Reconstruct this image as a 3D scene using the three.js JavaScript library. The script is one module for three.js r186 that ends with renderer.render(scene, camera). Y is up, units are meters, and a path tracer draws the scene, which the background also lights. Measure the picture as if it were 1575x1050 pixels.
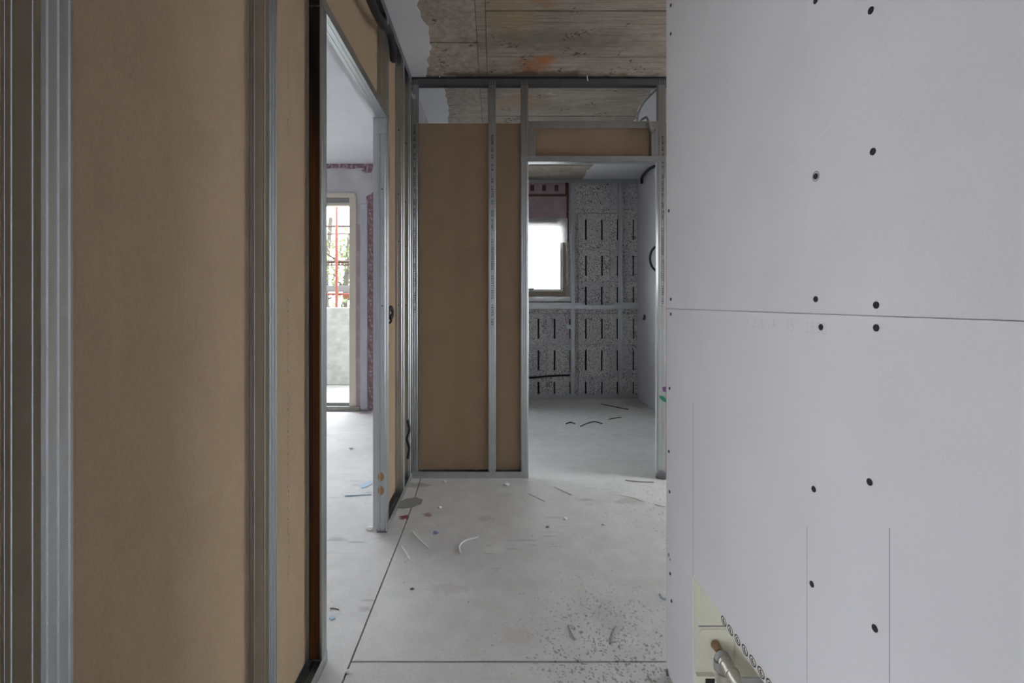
import * as THREE from 'three';
import { mergeGeometries } from 'three/addons/utils/BufferGeometryUtils.js';
import { RoundedBoxGeometry } from 'three/addons/geometries/RoundedBoxGeometry.js';

// ------------------------------------------------------------------ camera, sky, exposure
// x right, y up, the corridor runs along -z; depth d below means -z, metres
const EYE = 1.22, CEIL = 2.785;
const scene = new THREE.Scene();
const camera = new THREE.PerspectiveCamera(2 * Math.atan(525 / 760) * 180 / Math.PI, 1.5, 0.05, 200);
camera.position.set(0, EYE, 0);
camera.lookAt(0, EYE, -1);
camera.setViewOffset(1575, 1050, 28.5, 60, 1575, 1050);     // architectural lens shift
camera.updateProjectionMatrix();

{ // overcast sky: even, cool overhead, whiter at the horizon
  const W = 64, H = 32, a = new Float32Array(W * H * 4);
  for (let j = 0; j < H; j++) for (let i = 0; i < W; i++) {
    const e = (j + 0.5) / H * 180 - 90, t = Math.max(0, e) / 90, k = (j * W + i) * 4;
    const s = e > 0 ? 1 : 0.42;
    a[k] = s * (0.98 - 0.2 * t); a[k + 1] = s * (1.0 - 0.1 * t); a[k + 2] = s * (1.03 - 0.0 * t); a[k + 3] = 1;
  }
  const sky = new THREE.DataTexture(a, W, H, THREE.RGBAFormat, THREE.FloatType);
  sky.mapping = THREE.EquirectangularReflectionMapping; sky.magFilter = THREE.LinearFilter; sky.minFilter = THREE.LinearFilter;
  sky.needsUpdate = true;
  scene.background = sky; scene.environment = sky;
  scene.backgroundIntensity = 13; scene.environmentIntensity = 13;
}
const EXPOSURE = 1.25;

// ------------------------------------------------------------------ small tools
let seed = 20211;
const rnd = () => { seed = (seed * 1664525 + 1013904223) >>> 0; return seed / 4294967296; };
const rr = (a, b) => a + (b - a) * rnd();
const P = (px, py, d) => new THREE.Vector3((px - 759) * d / 760, EYE - (py - 465) * d / 760, -d);   // survey of the photograph in metres
const hash = (x, y, s) => { let h = (x * 374761393 + y * 668265263 + s * 974634221) | 0; h = Math.imul(h ^ (h >>> 13), 1274126177); return ((h ^ (h >>> 16)) >>> 0) / 4294967296; };
function noise(x, y, s, px = 4096, py = 4096) {
  const x0 = Math.floor(x), y0 = Math.floor(y), fx = x - x0, fy = y - y0, u = fx * fx * (3 - 2 * fx), v = fy * fy * (3 - 2 * fy);
  const m = (a, b) => ((a % b) + b) % b, xa = m(x0, px), xb = m(x0 + 1, px), ya = m(y0, py), yb = m(y0 + 1, py);
  const a = hash(xa, ya, s), b = hash(xb, ya, s), c = hash(xa, yb, s), d = hash(xb, yb, s);
  return a + (b - a) * u + (c - a) * v + (a - b - c + d) * u * v;
}
const fbm = (x, y, s, n = 4) => { let t = 0, a = 0.5, k = 0; for (let i = 0; i < n; i++) { t += a * noise(x, y, s + i * 17); k += a; a *= 0.5; x *= 2.03; y *= 2.03; } return t / k; };
function dataTex(w, h, fn, srgb = true) {
  const a = new Uint8Array(w * h * 4), c = [0, 0, 0];
  for (let j = 0; j < h; j++) for (let i = 0; i < w; i++) {
    fn(i, j, c); const k = (j * w + i) * 4;
    a[k] = Math.max(0, Math.min(255, c[0])); a[k + 1] = Math.max(0, Math.min(255, c[1])); a[k + 2] = Math.max(0, Math.min(255, c[2])); a[k + 3] = 255;
  }
  const t = new THREE.DataTexture(a, w, h, THREE.RGBAFormat);
  t.wrapS = t.wrapT = THREE.RepeatWrapping; t.magFilter = THREE.LinearFilter; t.minFilter = THREE.LinearMipmapLinearFilter; t.generateMipmaps = true;
  if (srgb) t.colorSpace = THREE.SRGBColorSpace;
  t.needsUpdate = true;
  return t;
}
const rep = (t, m, n = m) => { t.repeat.set(1 / m, 1 / n); return t; };
const used = {};
function numbered(n) { const k = used[n] = (used[n] ?? -1) + 1; return k ? `${n}_${String(k).padStart(3, '0')}` : n; }
// uv in metres on every face, along the face's two main axes
function metre(g) {
  g = g.index ? g.toNonIndexed() : g; g.deleteAttribute('uv');
  if (!g.attributes.normal) g.computeVertexNormals();
  const p = g.attributes.position, uv = new Float32Array(p.count * 2);
  const a = new THREE.Vector3(), b = new THREE.Vector3(), c = new THREE.Vector3();
  for (let i = 0; i < p.count; i += 3) {
    a.fromBufferAttribute(p, i); b.fromBufferAttribute(p, i + 1).sub(a); c.fromBufferAttribute(p, i + 2).sub(a); b.cross(c);
    const x = Math.abs(b.x), y = Math.abs(b.y), z = Math.abs(b.z);
    for (let k = i; k < i + 3; k++) {
      const X = p.getX(k), Y = p.getY(k), Z = p.getZ(k);
      if (y >= x && y >= z) { uv[2 * k] = X; uv[2 * k + 1] = -Z; } else if (x >= z) { uv[2 * k] = -Z; uv[2 * k + 1] = Y; } else { uv[2 * k] = X; uv[2 * k + 1] = Y; }
    }
  }
  g.setAttribute('uv', new THREE.BufferAttribute(uv, 2));
  return g;
}
function shiftUV(g, f) { const p = g.attributes.position, u = g.attributes.uv; for (let i = 0; i < p.count; i++) { const [a, b] = f(p.getX(i), p.getY(i), p.getZ(i)); u.setXY(i, a, b); } return g; }
// box between x0..x1, y0..y1 and depths d0..d1, its edges rounded when r is given
function bx(x0, x1, y0, y1, d0, d1, r = 0) {
  const w = x1 - x0, h = y1 - y0, l = d1 - d0;
  const g = r ? new RoundedBoxGeometry(w, h, l, 2, Math.min(r, w / 2.1, h / 2.1, l / 2.1)) : new THREE.BoxGeometry(w, h, l);
  g.translate((x0 + x1) / 2, (y0 + y1) / 2, -(d0 + d1) / 2);
  return metre(g);
}
const path = (pts) => pts.map(([x, y]) => new THREE.Vector2(x, y));
// upright slab facing the camera: outline and holes in (x, y), between depths d0..d1
function slabZ(outline, holes, d0, d1) {
  const s = new THREE.Shape(path(outline)); for (const h of holes) s.holes.push(new THREE.Path(path(h)));
  const g = new THREE.ExtrudeGeometry(s, { depth: d1 - d0, bevelEnabled: false }); g.translate(0, 0, -d1); return metre(g);
}
// upright slab along the corridor: outline and holes in (d, y), between x0..x1
function slabX(outline, holes, x0, x1) {
  const s = new THREE.Shape(path(outline)); for (const h of holes) s.holes.push(new THREE.Path(path(h)));
  const g = new THREE.ExtrudeGeometry(s, { depth: x1 - x0, bevelEnabled: false }); g.rotateY(Math.PI / 2); g.translate(x0, 0, 0); return metre(g);
}
// lying slab: outline in (x, d), between y0..y1
function slabY(outline, y0, y1) {
  const s = new THREE.Shape(path(outline));
  const g = new THREE.ExtrudeGeometry(s, { depth: y1 - y0, bevelEnabled: false }); g.rotateX(-Math.PI / 2); g.translate(0, y0, 0); return metre(g);
}
const rect = (x0, x1, y0, y1) => [[x0, y0], [x1, y0], [x1, y1], [x0, y1]];
function tube(pts, r, seg = 24, sides = 8) {
  const g = new THREE.TubeGeometry(new THREE.CatmullRomCurve3(pts.map((p) => p.isVector3 ? p : new THREE.Vector3(...p))), seg, r, sides, false);
  const caps = [pts[0], pts[pts.length - 1]].map((p) => { const s = new THREE.SphereGeometry(r, 8, 6); const v = p.isVector3 ? p : new THREE.Vector3(...p); s.translate(v.x, v.y, v.z); return s.toNonIndexed(); });
  return mergeGeometries([g.toNonIndexed(), ...caps]);
}
function cyl(r, h, at, axis = 'y', r2 = r, n = 16) {
  const g = new THREE.CylinderGeometry(r2, r, h, n); if (axis === 'x') g.rotateZ(Math.PI / 2); if (axis === 'z') g.rotateX(Math.PI / 2);
  g.translate(...at); return g.toNonIndexed();
}
// thin sheet along a bent line in (x, z), standing from y0 to y1
function sheet(line, t, y0, y1) {
  const n = line.length, A = [], B = [];
  for (let i = 0; i < n; i++) {
    const p = line[Math.max(0, i - 1)], q = line[Math.min(n - 1, i + 1)], l = Math.hypot(q[0] - p[0], q[1] - p[1]) || 1;
    const nx = -(q[1] - p[1]) / l * t / 2, nz = (q[0] - p[0]) / l * t / 2;
    A.push([line[i][0] + nx, line[i][1] + nz]); B.push([line[i][0] - nx, line[i][1] - nz]);
  }
  const v = [], quad = (a, b, c, d) => v.push(...a, ...b, ...c, ...a, ...c, ...d), at = (p, y) => [p[0], y, p[1]];
  for (let i = 0; i + 1 < n; i++) {
    quad(at(A[i], y0), at(A[i + 1], y0), at(A[i + 1], y1), at(A[i], y1));
    quad(at(B[i + 1], y0), at(B[i], y0), at(B[i], y1), at(B[i + 1], y1));
    quad(at(A[i], y1), at(A[i + 1], y1), at(B[i + 1], y1), at(B[i], y1));
    quad(at(B[i], y0), at(B[i + 1], y0), at(A[i + 1], y0), at(A[i], y0));
  }
  quad(at(B[0], y0), at(A[0], y0), at(A[0], y1), at(B[0], y1));
  quad(at(A[n - 1], y0), at(B[n - 1], y0), at(B[n - 1], y1), at(A[n - 1], y1));
  const g = new THREE.BufferGeometry(); g.setAttribute('position', new THREE.BufferAttribute(new Float32Array(v), 3)); g.computeVertexNormals();
  return metre(g);
}
// straight line a..b in (x, z) with rolled ribs: [fraction, width, height]; height is towards the line's left
function ribbed(a, b, ribs) {
  const l = Math.hypot(b[0] - a[0], b[1] - a[1]), ux = (b[0] - a[0]) / l, uz = (b[1] - a[1]) / l, nx = uz, nz = -ux, out = [];
  const put = (s, h) => out.push([a[0] + ux * s + nx * h, a[1] + uz * s + nz * h]);
  put(0, 0);
  for (const [f, w, h] of ribs) { const s = f * l; put(s - w / 2, 0); put(s - w / 6, h); put(s + w / 6, h); put(s + w / 2, 0); }
  put(l, 0);
  return out;
}
function mesh(name, g, m, parent) {
  const o = new THREE.Mesh(g, m); o.castShadow = o.receiveShadow = true; o.name = parent ? name : numbered(name);
  if (parent) {
    const n = parent.children.filter((c) => c.name.replace(/_\d{3}$/, '') === name).length; if (n) o.name = `${name}_${String(n).padStart(3, '0')}`;
    parent.add(o);
  } else scene.add(o);
  return o;
}
const tag = (o, label, category, group) => { Object.assign(o.userData, { label, category }, group ? { group } : {}); return o; };
function thing(name, label, category, [x, y, z], group) {
  const o = new THREE.Group(); o.name = numbered(name); o.position.set(x, y, z); scene.add(o); return tag(o, label, category, group);
}
function setting(name) { const o = new THREE.Group(); o.name = name; o.userData.kind = 'structure'; scene.add(o); return o; }
const local = (o, g) => g.translate(-o.position.x, -o.position.y, -o.position.z);   // world-built geometry into a thing's own frame

// ------------------------------------------------------------------ materials
const lin = (r, g, b) => new THREE.Color().setRGB(r, g, b);
const std = (o) => new THREE.MeshStandardMaterial(o);
const clampb = (v) => Math.max(0, Math.min(255, v));
const grit = dataTex(256, 256, (i, j, c) => { c[0] = c[1] = c[2] = 255 * (0.5 * hash(i, j, 5) + 0.5 * noise(i / 3, j / 3, 6, 86, 86)); }, false);
const gritFine = rep(grit.clone(), 0.16), gritCoarse = rep(grit.clone(), 0.5);
// white paper face of the plasterboard
const paperTex = rep(dataTex(512, 512, (i, j, c) => { const n = 6 * (fbm(i / 64, j / 64, 11, 3) - 0.5) + 5 * (hash(i, j, 12) - 0.5); c[0] = 205 + n; c[1] = 205 + n; c[2] = 209 + n; }), 0.9);
const M = {};
M.paper = std({ map: paperTex, roughness: 0.85, bumpMap: gritFine, bumpScale: 0.0002 });
// brown paper back of the plasterboard
const kraftTex = rep(dataTex(1024, 1024, (i, j, c) => {
  const n = 9 * (fbm(i / 90, j / 200, 21, 3) - 0.5) + 10 * (hash(i, j, 22) - 0.5) + 8 * (noise(i / 3, j / 9, 23) - 0.5), f = hash(i, j, 24) > 0.9993 ? 25 * (hash(j, i, 3) - 0.5) : 0;
  c[0] = 172 + n + f; c[1] = 150 + n + f; c[2] = 124 + n * 0.9 + f;
}), 0.8);
M.kraft = std({ map: kraftTex, roughness: 0.92, bumpMap: gritFine, bumpScale: 0.0003 });
// galvanised steel sheet, plain and knurled
const zincTex = rep(dataTex(512, 512, (i, j, c) => { const n = 12 * (fbm(i / 40, j / 90, 31, 4) - 0.5) + 6 * (hash(i >> 1, j, 32) - 0.5); c[0] = 192 + n; c[1] = 197 + n; c[2] = 198 + n; }), 0.4);
const zincRough = rep(dataTex(256, 256, (i, j, c) => { const n = 170 + 30 * (fbm(i / 30, j / 60, 33, 3) - 0.5); c[0] = c[1] = c[2] = n; }, false), 0.5);
const knurl = rep(dataTex(64, 64, (i, j, c) => { c[0] = c[1] = c[2] = 128 + 100 * Math.sin((j + i * 0.25) / 16 * 2 * Math.PI) * Math.sin(i / 32 * 2 * Math.PI + 0.6); }, false), 0.012);
M.zinc = std({ map: zincTex, color: lin(1, 1, 1), metalness: 1, roughness: 0.5, roughnessMap: zincRough });
M.zincKnurl = std({ map: zincTex, color: lin(0.93, 0.95, 0.98), metalness: 1, roughness: 0.5, roughnessMap: zincRough, bumpMap: knurl, bumpScale: 0.0003 });
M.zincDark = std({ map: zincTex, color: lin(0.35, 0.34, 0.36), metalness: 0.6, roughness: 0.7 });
M.zincDusty = std({ map: zincTex, color: lin(0.5, 0.48, 0.43), metalness: 0.25, roughness: 0.85 });
M.seal = std({ color: lin(0.035, 0.035, 0.042), roughness: 0.95, bumpMap: gritCoarse, bumpScale: 0.001 });
M.black = std({ color: lin(0.018, 0.018, 0.02), roughness: 0.6 });
M.scratch = std({ color: lin(0.74, 0.73, 0.71), roughness: 0.9 });
M.greyStrip = std({ color: lin(0.34, 0.33, 0.32), roughness: 0.8 });
M.cable = std({ color: lin(0.22, 0.21, 0.21), roughness: 0.7 });
M.hole = std({ color: lin(0.03, 0.026, 0.03), roughness: 1 });
M.screw = std({ color: lin(0.014, 0.013, 0.016), roughness: 0.9 });
// brown timber
const timberTex = dataTex(256, 1024, (i, j, c) => {
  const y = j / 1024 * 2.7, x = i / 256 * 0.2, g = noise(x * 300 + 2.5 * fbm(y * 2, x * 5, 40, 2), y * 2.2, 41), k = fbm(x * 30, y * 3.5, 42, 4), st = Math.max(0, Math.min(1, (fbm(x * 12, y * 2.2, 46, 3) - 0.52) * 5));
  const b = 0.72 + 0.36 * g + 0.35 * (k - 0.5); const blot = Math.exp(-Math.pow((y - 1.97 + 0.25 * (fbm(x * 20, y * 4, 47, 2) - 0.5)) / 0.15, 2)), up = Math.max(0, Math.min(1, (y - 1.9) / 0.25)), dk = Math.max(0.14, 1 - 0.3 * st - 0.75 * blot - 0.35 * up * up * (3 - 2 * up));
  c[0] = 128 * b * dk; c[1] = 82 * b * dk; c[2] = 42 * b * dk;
});
timberTex.repeat.set(1 / 0.2, 1 / 2.7);
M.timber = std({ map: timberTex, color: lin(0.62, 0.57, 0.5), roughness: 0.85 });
M.timberCut = std({ color: lin(0.45, 0.24, 0.1), roughness: 0.85, bumpMap: gritFine, bumpScale: 0.0006 });
// screed floor, x -2.1..2.1 and depth 0..8.4 (the pattern repeats beyond)
{
  const W = 1024, H = 2048, marks = [];
  const mark = (px, py, rx, rd, col, s) => { const d = 760 * EYE / (py - 465); marks.push([(px - 759) * d / 760, d, rx, rd, col, s]); };
  mark(622, 795, 0.03, 0.035, [120, 40, 52], 0.9); mark(657, 792, 0.035, 0.03, [140, 105, 105], 0.7); mark(669, 819, 0.018, 0.022, [105, 115, 170], 0.8);
  mark(747, 797, 0.05, 0.05, [176, 170, 164], 0.5); mark(690, 905, 0.09, 0.05, [184, 178, 172], 0.4); mark(790, 978, 0.07, 0.05, [186, 174, 168], 0.4);
  mark(757, 845, 0.06, 0.05, [222, 220, 216], 0.5); mark(935, 950, 0.06, 0.12, [160, 155, 150], 0.2); mark(968, 770, 0.1, 0.06, [165, 158, 150], 0.5);
  mark(560, 635, 0.09, 0.06, [150, 120, 130], 0.6); mark(640, 746, 0.1, 0.05, [140, 132, 126], 0.5); mark(980, 620, 0.2, 0.3, [140, 132, 124], 0.4);
  const fl = dataTex(W, H, (i, j, c) => {
    const x = i / W * 4.2 - 2.1, d = j / H * 8.4;
    let n = 16 * (fbm(x * 2.2, d * 2.2, 51, 4) - 0.5) + 15 * (fbm(x * 14, d * 14, 52, 3) - 0.5) + 11 * (hash(i, j, 53) - 0.5);
    const dirt = Math.max(0, 1 - Math.hypot((x - 0.42) / 0.42, (d - 1.75) / 0.55)) * 1.6 + Math.max(0, 1 - Math.hypot((x - 1.0) / 0.5, (d - 3.0) / 1.2)) * 0.7 + 0.1;
    const sp = noise(x * 210, d * 150, 54) * 0.8 + 0.2 * noise(x * 30, d * 22, 50); if (sp > 0.93 - 0.17 * Math.min(1.2, dirt)) n -= 22 + 42 * Math.min(1, dirt);
    if (hash(i >> 1, j >> 1, 55) > 0.9988) n -= 55 * hash(j, i, 56);
    const scuff = noise(x * 9 + d * 1.3, d * 45, 57) * noise(x * 3, d * 4, 58); if (scuff > 0.62) n -= 50 * (scuff - 0.62) / 0.3;
    let r = 204 + n, g = 203 + n, b = 200 + n;
    for (const [mx, md, rx, rd, col, s] of marks) {
      const q = Math.hypot((x - mx) / rx, (d - md) / rd) + 0.7 * (noise(x * 60, d * 60, 59) - 0.5);
      if (q < 1) { const t = s * Math.min(1, (1 - q) * 2.5); r += (col[0] - r) * t; g += (col[1] - g) * t; b += (col[2] - b) * t; }
    }
    c[0] = r; c[1] = g; c[2] = b;
  });
  M.screed = std({ map: fl, roughness: 0.7, bumpMap: gritCoarse, bumpScale: 0.0006 });
}
const floorUV = (x, y, z) => [(x + 2.1) / 4.2, -z / 8.4];
// concrete ceiling cast against boards, x -1.2..2.0 and depth 0..6.4
{
  const W = 1024, H = 2048;
  const cl = dataTex(W, H, (i, j, c) => {
    const x = i / W * 3.2 - 1.2, d = j / H * 6.4, row = Math.floor((d - 0.155) / 0.5), left = x < -0.1;
    const grain = left ? fbm(x * 45, d * 45, 61, 4) : 0.55 * noise(x * 5 + row * 7.3, d * 150, 62) + 0.45 * fbm(x * 22, d * 60, 63, 3);
    let n = 46 * (grain - 0.5) + 34 * (fbm(x * 3, d * 3, 64, 4) - 0.5) + 14 * (hash(i, j, 65) - 0.5) + 16 * (hash(row, left ? 1 : 2, 66) - 0.5);
    const pit = noise(x * 80, d * 80, 67) * noise(x * 9, d * 9, 68); if (pit > 0.66) n -= 55;
    const chalk = noise(x * 26 + row, d * 95, 69) * fbm(x * 2.5, d * 1.4, 70, 2); if (chalk > 0.42) n += 130 * (chalk - 0.42);
    let r = 150 + n, g = 139 + n, b = 128 + n;
    const st = (sx, sd, rx, rd, cr, cg, cb, a) => { const q = Math.hypot((x - sx) / rx, (d - sd) / rd) + 0.9 * (fbm(x * 18, d * 18, 71, 3) - 0.5); if (q < 1) { const t = a * Math.min(1, 1.6 * (1 - q)); r += (cr - r) * t; g += (cg - g) * t; b += (cb - b) * t; } };
    st(0.27, 3.27, 0.15, 0.14, 150, 92, 56, 0.65); st(0.33, 3.18, 0.08, 0.06, 172, 98, 46, 0.65); st(0.1, 2.72, 0.2, 0.25, 146, 128, 84, 0.45); st(0.27, 2.52, 0.09, 0.12, 140, 100, 62, 0.5);
    st(0.3, 2.95, 0.7, 0.14, 100, 93, 82, 0.5); st(0.3, 3.42, 0.9, 0.09, 74, 62, 48, 0.75); st(0.2, 3.85, 0.25, 0.2, 150, 112, 80, 0.4);
    c[0] = r; c[1] = g; c[2] = b;
  });
  M.ceiling = std({ map: cl, roughness: 0.95, bumpMap: gritCoarse, bumpScale: 0.0015 });
}
const ceilUV = (x, y, z) => [(x + 1.2) / 3.2, -z / 6.4];
M.skim = std({ map: rep(dataTex(512, 512, (i, j, c) => { const n = 14 * (fbm(i / 80, j / 80, 81, 4) - 0.5) + 5 * (hash(i, j, 82) - 0.5); c[0] = 205 + n; c[1] = 206 + n; c[2] = 210 + n; }), 1.2), roughness: 0.9 });
M.wall = std({ map: rep(dataTex(512, 512, (i, j, c) => { const n = 26 * (fbm(i / 60, j / 60, 83, 4) - 0.5) + 8 * (hash(i, j, 84) - 0.5); c[0] = 196 + n; c[1] = 193 + n; c[2] = 196 + n; }), 1.2), roughness: 0.95 });
M.concrete = std({ map: rep(dataTex(512, 512, (i, j, c) => { const n = 40 * (fbm(i / 40, j / 40, 85, 5) - 0.5) + 14 * (hash(i, j, 86) - 0.5); c[0] = 152 + n; c[1] = 150 + n; c[2] = 142 + n; }), 0.9), roughness: 0.95, bumpMap: gritCoarse, bumpScale: 0.002 });
M.paleConcrete = std({ map: rep(dataTex(512, 512, (i, j, c) => { const n = 40 * (fbm(i / 40, j / 40, 85, 5) - 0.5) + 14 * (hash(i, j, 86) - 0.5); c[0] = 178 + n; c[1] = 180 + n; c[2] = 172 + n; }), 0.9), roughness: 0.95 });
M.windowWood = std({ color: lin(0.34, 0.285, 0.225), roughness: 0.8, bumpMap: gritFine, bumpScale: 0.0005 });
M.joint = std({ color: lin(0.06, 0.055, 0.05), roughness: 1 });
// wood-wool blocks of the outside wall
const wool = (r, g, b, s, dark) => std({ map: rep(dataTex(512, 512, (i, j, c) => {
  const q = noise(i / 3.2, j / 3.2, s, 160, 160) * 0.65 + noise(i / 7, j / 5, s + 1, 73, 102) * 0.35, big = fbm(i / 120, j / 120, s + 2, 3), n = 26 * (big - 0.5) + 26 * (hash(i, j, s + 3) - 0.5);
  const k = q < dark + 0.25 * (big - 0.5) ? 0.42 : 1; c[0] = (r + n) * k; c[1] = (g + n) * k; c[2] = (b + n) * k;
}), 0.75), roughness: 1, bumpMap: gritCoarse, bumpScale: 0.003 });
M.wool = [wool(214, 211, 208, 91, 0.35), wool(222, 218, 214, 97, 0.37), wool(208, 203, 207, 103, 0.33)];
M.redPlaster = std({ map: rep(dataTex(256, 256, (i, j, c) => { const q = fbm(i / 14, j / 14, 111, 4), n = 60 * (q - 0.5); const w = q > 0.6 ? 0.8 : 0; c[0] = 142 + n + w * 30; c[1] = 112 + n + w * 50; c[2] = 117 + n + w * 50; }), 0.4), roughness: 1, bumpMap: gritCoarse, bumpScale: 0.003 });
M.pinkPlaster = std({ map: rep(dataTex(256, 256, (i, j, c) => { const n = 26 * (fbm(i / 30, j / 30, 113, 4) - 0.5) + 10 * (hash(i, j, 114) - 0.5); c[0] = 172 + n; c[1] = 154 + n; c[2] = 156 + n; }), 0.6), roughness: 1 });
M.maroon = std({ color: lin(0.13, 0.055, 0.05), roughness: 0.95, bumpMap: gritCoarse, bumpScale: 0.002 });
M.lilac = std({ map: rep(dataTex(256, 256, (i, j, c) => { const n = 26 * (fbm(i / 20, j / 70, 115, 4) - 0.5); c[0] = 182 + n; c[1] = 182 + n; c[2] = 190 + n; }), 0.5), roughness: 0.9 });
M.cream = std({ color: lin(0.62, 0.56, 0.46), roughness: 0.6 });
M.whitePlastic = std({ color: lin(0.8, 0.8, 0.82), roughness: 0.45 });
M.boxSteel = std({ color: lin(0.78, 0.77, 0.67), roughness: 0.45 });
M.brass = std({ color: lin(0.36, 0.23, 0.14), metalness: 0.7, roughness: 0.4, bumpMap: gritFine, bumpScale: 0.0003 });
M.nickel = std({ color: lin(0.5, 0.48, 0.43), metalness: 0.85, roughness: 0.5 });
M.greyPlastic = std({ color: lin(0.3, 0.3, 0.29), roughness: 0.55 });
M.film = new THREE.MeshPhysicalMaterial({ color: lin(0.86, 0.86, 0.88), roughness: 0.7, transmission: 0.8, thickness: 0, side: THREE.DoubleSide });
M.glass = new THREE.MeshPhysicalMaterial({ color: lin(0.96, 0.98, 0.97), roughness: 0.02, transmission: 1, thickness: 0, ior: 1.5 });
M.orange = std({ color: lin(0.13, 0.03, 0.016), roughness: 0.7 });
M.rust = std({ color: lin(0.045, 0.024, 0.017), roughness: 0.85 });
M.plank = std({ color: lin(0.13, 0.127, 0.124), roughness: 0.95 });
M.toe = std({ color: lin(0.15, 0.065, 0.02), roughness: 0.8 });
M.bark = std({ color: lin(0.04, 0.034, 0.026), roughness: 1 });
M.leaf = new THREE.MeshPhysicalMaterial({ color: lin(0.085, 0.1, 0.034), roughness: 0.9, transmission: 0.3, thickness: 0, side: THREE.DoubleSide });
M.plasterBit = std({ color: lin(0.88, 0.87, 0.85), roughness: 0.9 });
M.greyPaper = std({ color: lin(0.27, 0.27, 0.25), roughness: 0.95, bumpMap: gritCoarse, bumpScale: 0.002 });
M.mortar = std({ color: lin(0.2, 0.2, 0.21), roughness: 1, bumpMap: gritCoarse, bumpScale: 0.003 });
M.bluePlastic = std({ color: lin(0.36, 0.5, 0.62), roughness: 0.6 });
M.purplePaint = std({ color: lin(0.16, 0.07, 0.2), roughness: 0.8 });
M.greenPaint = std({ color: lin(0.02, 0.22, 0.13), roughness: 0.8 });
M.twig = std({ color: lin(0.16, 0.14, 0.12), roughness: 0.95 });

// ------------------------------------------------------------------ the setting
// plan: corridor x -0.567..0.571; left room beyond x -0.642; hall widens right past d 1.632; far room d 3.51..6.3; a room behind the camera
const XL = -0.567, XB = -0.617, XR = 0.571, DF = 3.434, DB = 6.307, XFR = 1.834, DLR = 5.58;
{
  const f = setting('floor');
  mesh('floor_base', bx(-6.3, 3.4, -0.25, -0.014, -3.4, 6.7), M.joint, f);
  const panel = (g) => mesh('screed_panel', shiftUV(g, floorUV), M.screed, f);
  panel(slabY([[-6.3, -3.4], [-0.4885, -3.4], [-0.4875, 1.0], [-0.4885, 1.9], [-0.4872, 2.6], [-0.4935, 3.05], [-0.51, 3.44], [-0.51, 6.7], [-6.3, 6.7]], -0.014, 0));
  const wob = (a, b, d, s, up) => { const o = []; for (let i = 0; i <= 40; i++) { const x = a + (b - a) * i / 40; o.push([x, d + up * (0.0022 + 0.002 * noise(i * 0.9, 0, s))]); } return o; };
  panel(slabY([[-0.481, -3.4], [3.4, -3.4], ...wob(3.4, -0.482, 1.678, 3, -1)], -0.014, 0));
  panel(slabY([...wob(-0.482, 3.4, 1.68, 4, 1), [3.4, 6.7], [-0.503, 6.7], [-0.503, 3.44], [-0.487, 3.05], [-0.481, 2.6], [-0.482, 1.9]], -0.014, 0));
}
{
  const c = setting('ceiling');
  mesh('ceiling_slab', bx(-6.3, 3.4, CEIL + 0.006, 3.05, -3.4, 6.7), M.joint, c);
  const panel = (x0, x1, d0, d1) => { const e = rr(0, 0.0025); mesh('board_mark', shiftUV(bx(x0 + 0.0012, x1 - 0.0012, CEIL + e, CEIL + 0.0065, d0 + 0.0035, d1 - 0.0045), ceilUV), M.ceiling, c); };
  for (let k = 0; k < 15; k++) { const d = -0.845 + 0.5 * k; panel(-0.043, 3.4, d, Math.min(6.7, d + 0.5)); }
  for (let k = 0; k < 9; k++) { const d = -1.0 + 0.96 * k; panel(-0.098, -0.044, d, Math.min(6.7, d + 0.96)); }
  for (let k = 0; k < 8; k++) { const d = -0.9 + 0.95 * k + 0.08; panel(-0.62, -0.099, d, Math.min(6.7, d + 0.95)); }
  // skim-coated patches with torn edges
  const rag = (pts, amp, s) => { const o = []; for (let i = 0; i + 1 < pts.length; i++) for (let k = 0; k < 9; k++) { const t = k / 9, n = amp * (fbm((i * 9 + k) * 0.55, 0, s, 3) - 0.5); o.push([pts[i][0] + (pts[i + 1][0] - pts[i][0]) * t + n, pts[i][1] + (pts[i + 1][1] - pts[i][1]) * t]); } o.push(pts[pts.length - 1]); return o; };
  const L1 = rag([[-0.44, -0.5], [-0.42, 1.4], [-0.4, 2.1], [-0.398, 2.56], [-0.376, 2.76], [-0.372, 2.97], [-0.437, 3.22], [-0.47, 3.43], [-0.36, 3.5], [-0.35, 3.6], [-0.37, 3.9], [-0.39, 4.33], [-0.4, 6.3]], 0.045, 7);
  mesh('skim_patch', slabY([[-0.62, -0.5], ...L1, [-0.62, 6.3]], CEIL - 0.003, CEIL + 0.004), M.skim, c);
  const R1 = rag([[1.21, 3.46], [1.175, 3.66], [1.165, 3.96], [1.215, 4.25], [1.2, 5], [1.11, 5.86], [1.14, 6.3]], 0.04, 9);
  mesh('skim_patch', slabY([...R1, [1.84, 6.3], [1.84, 3.46]], CEIL - 0.003, CEIL + 0.004), M.skim, c);
  mesh('skim_patch', bx(-6.3, -0.62, CEIL - 0.002, CEIL + 0.004, -3.4, 6.0), M.skim, c);
}
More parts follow.
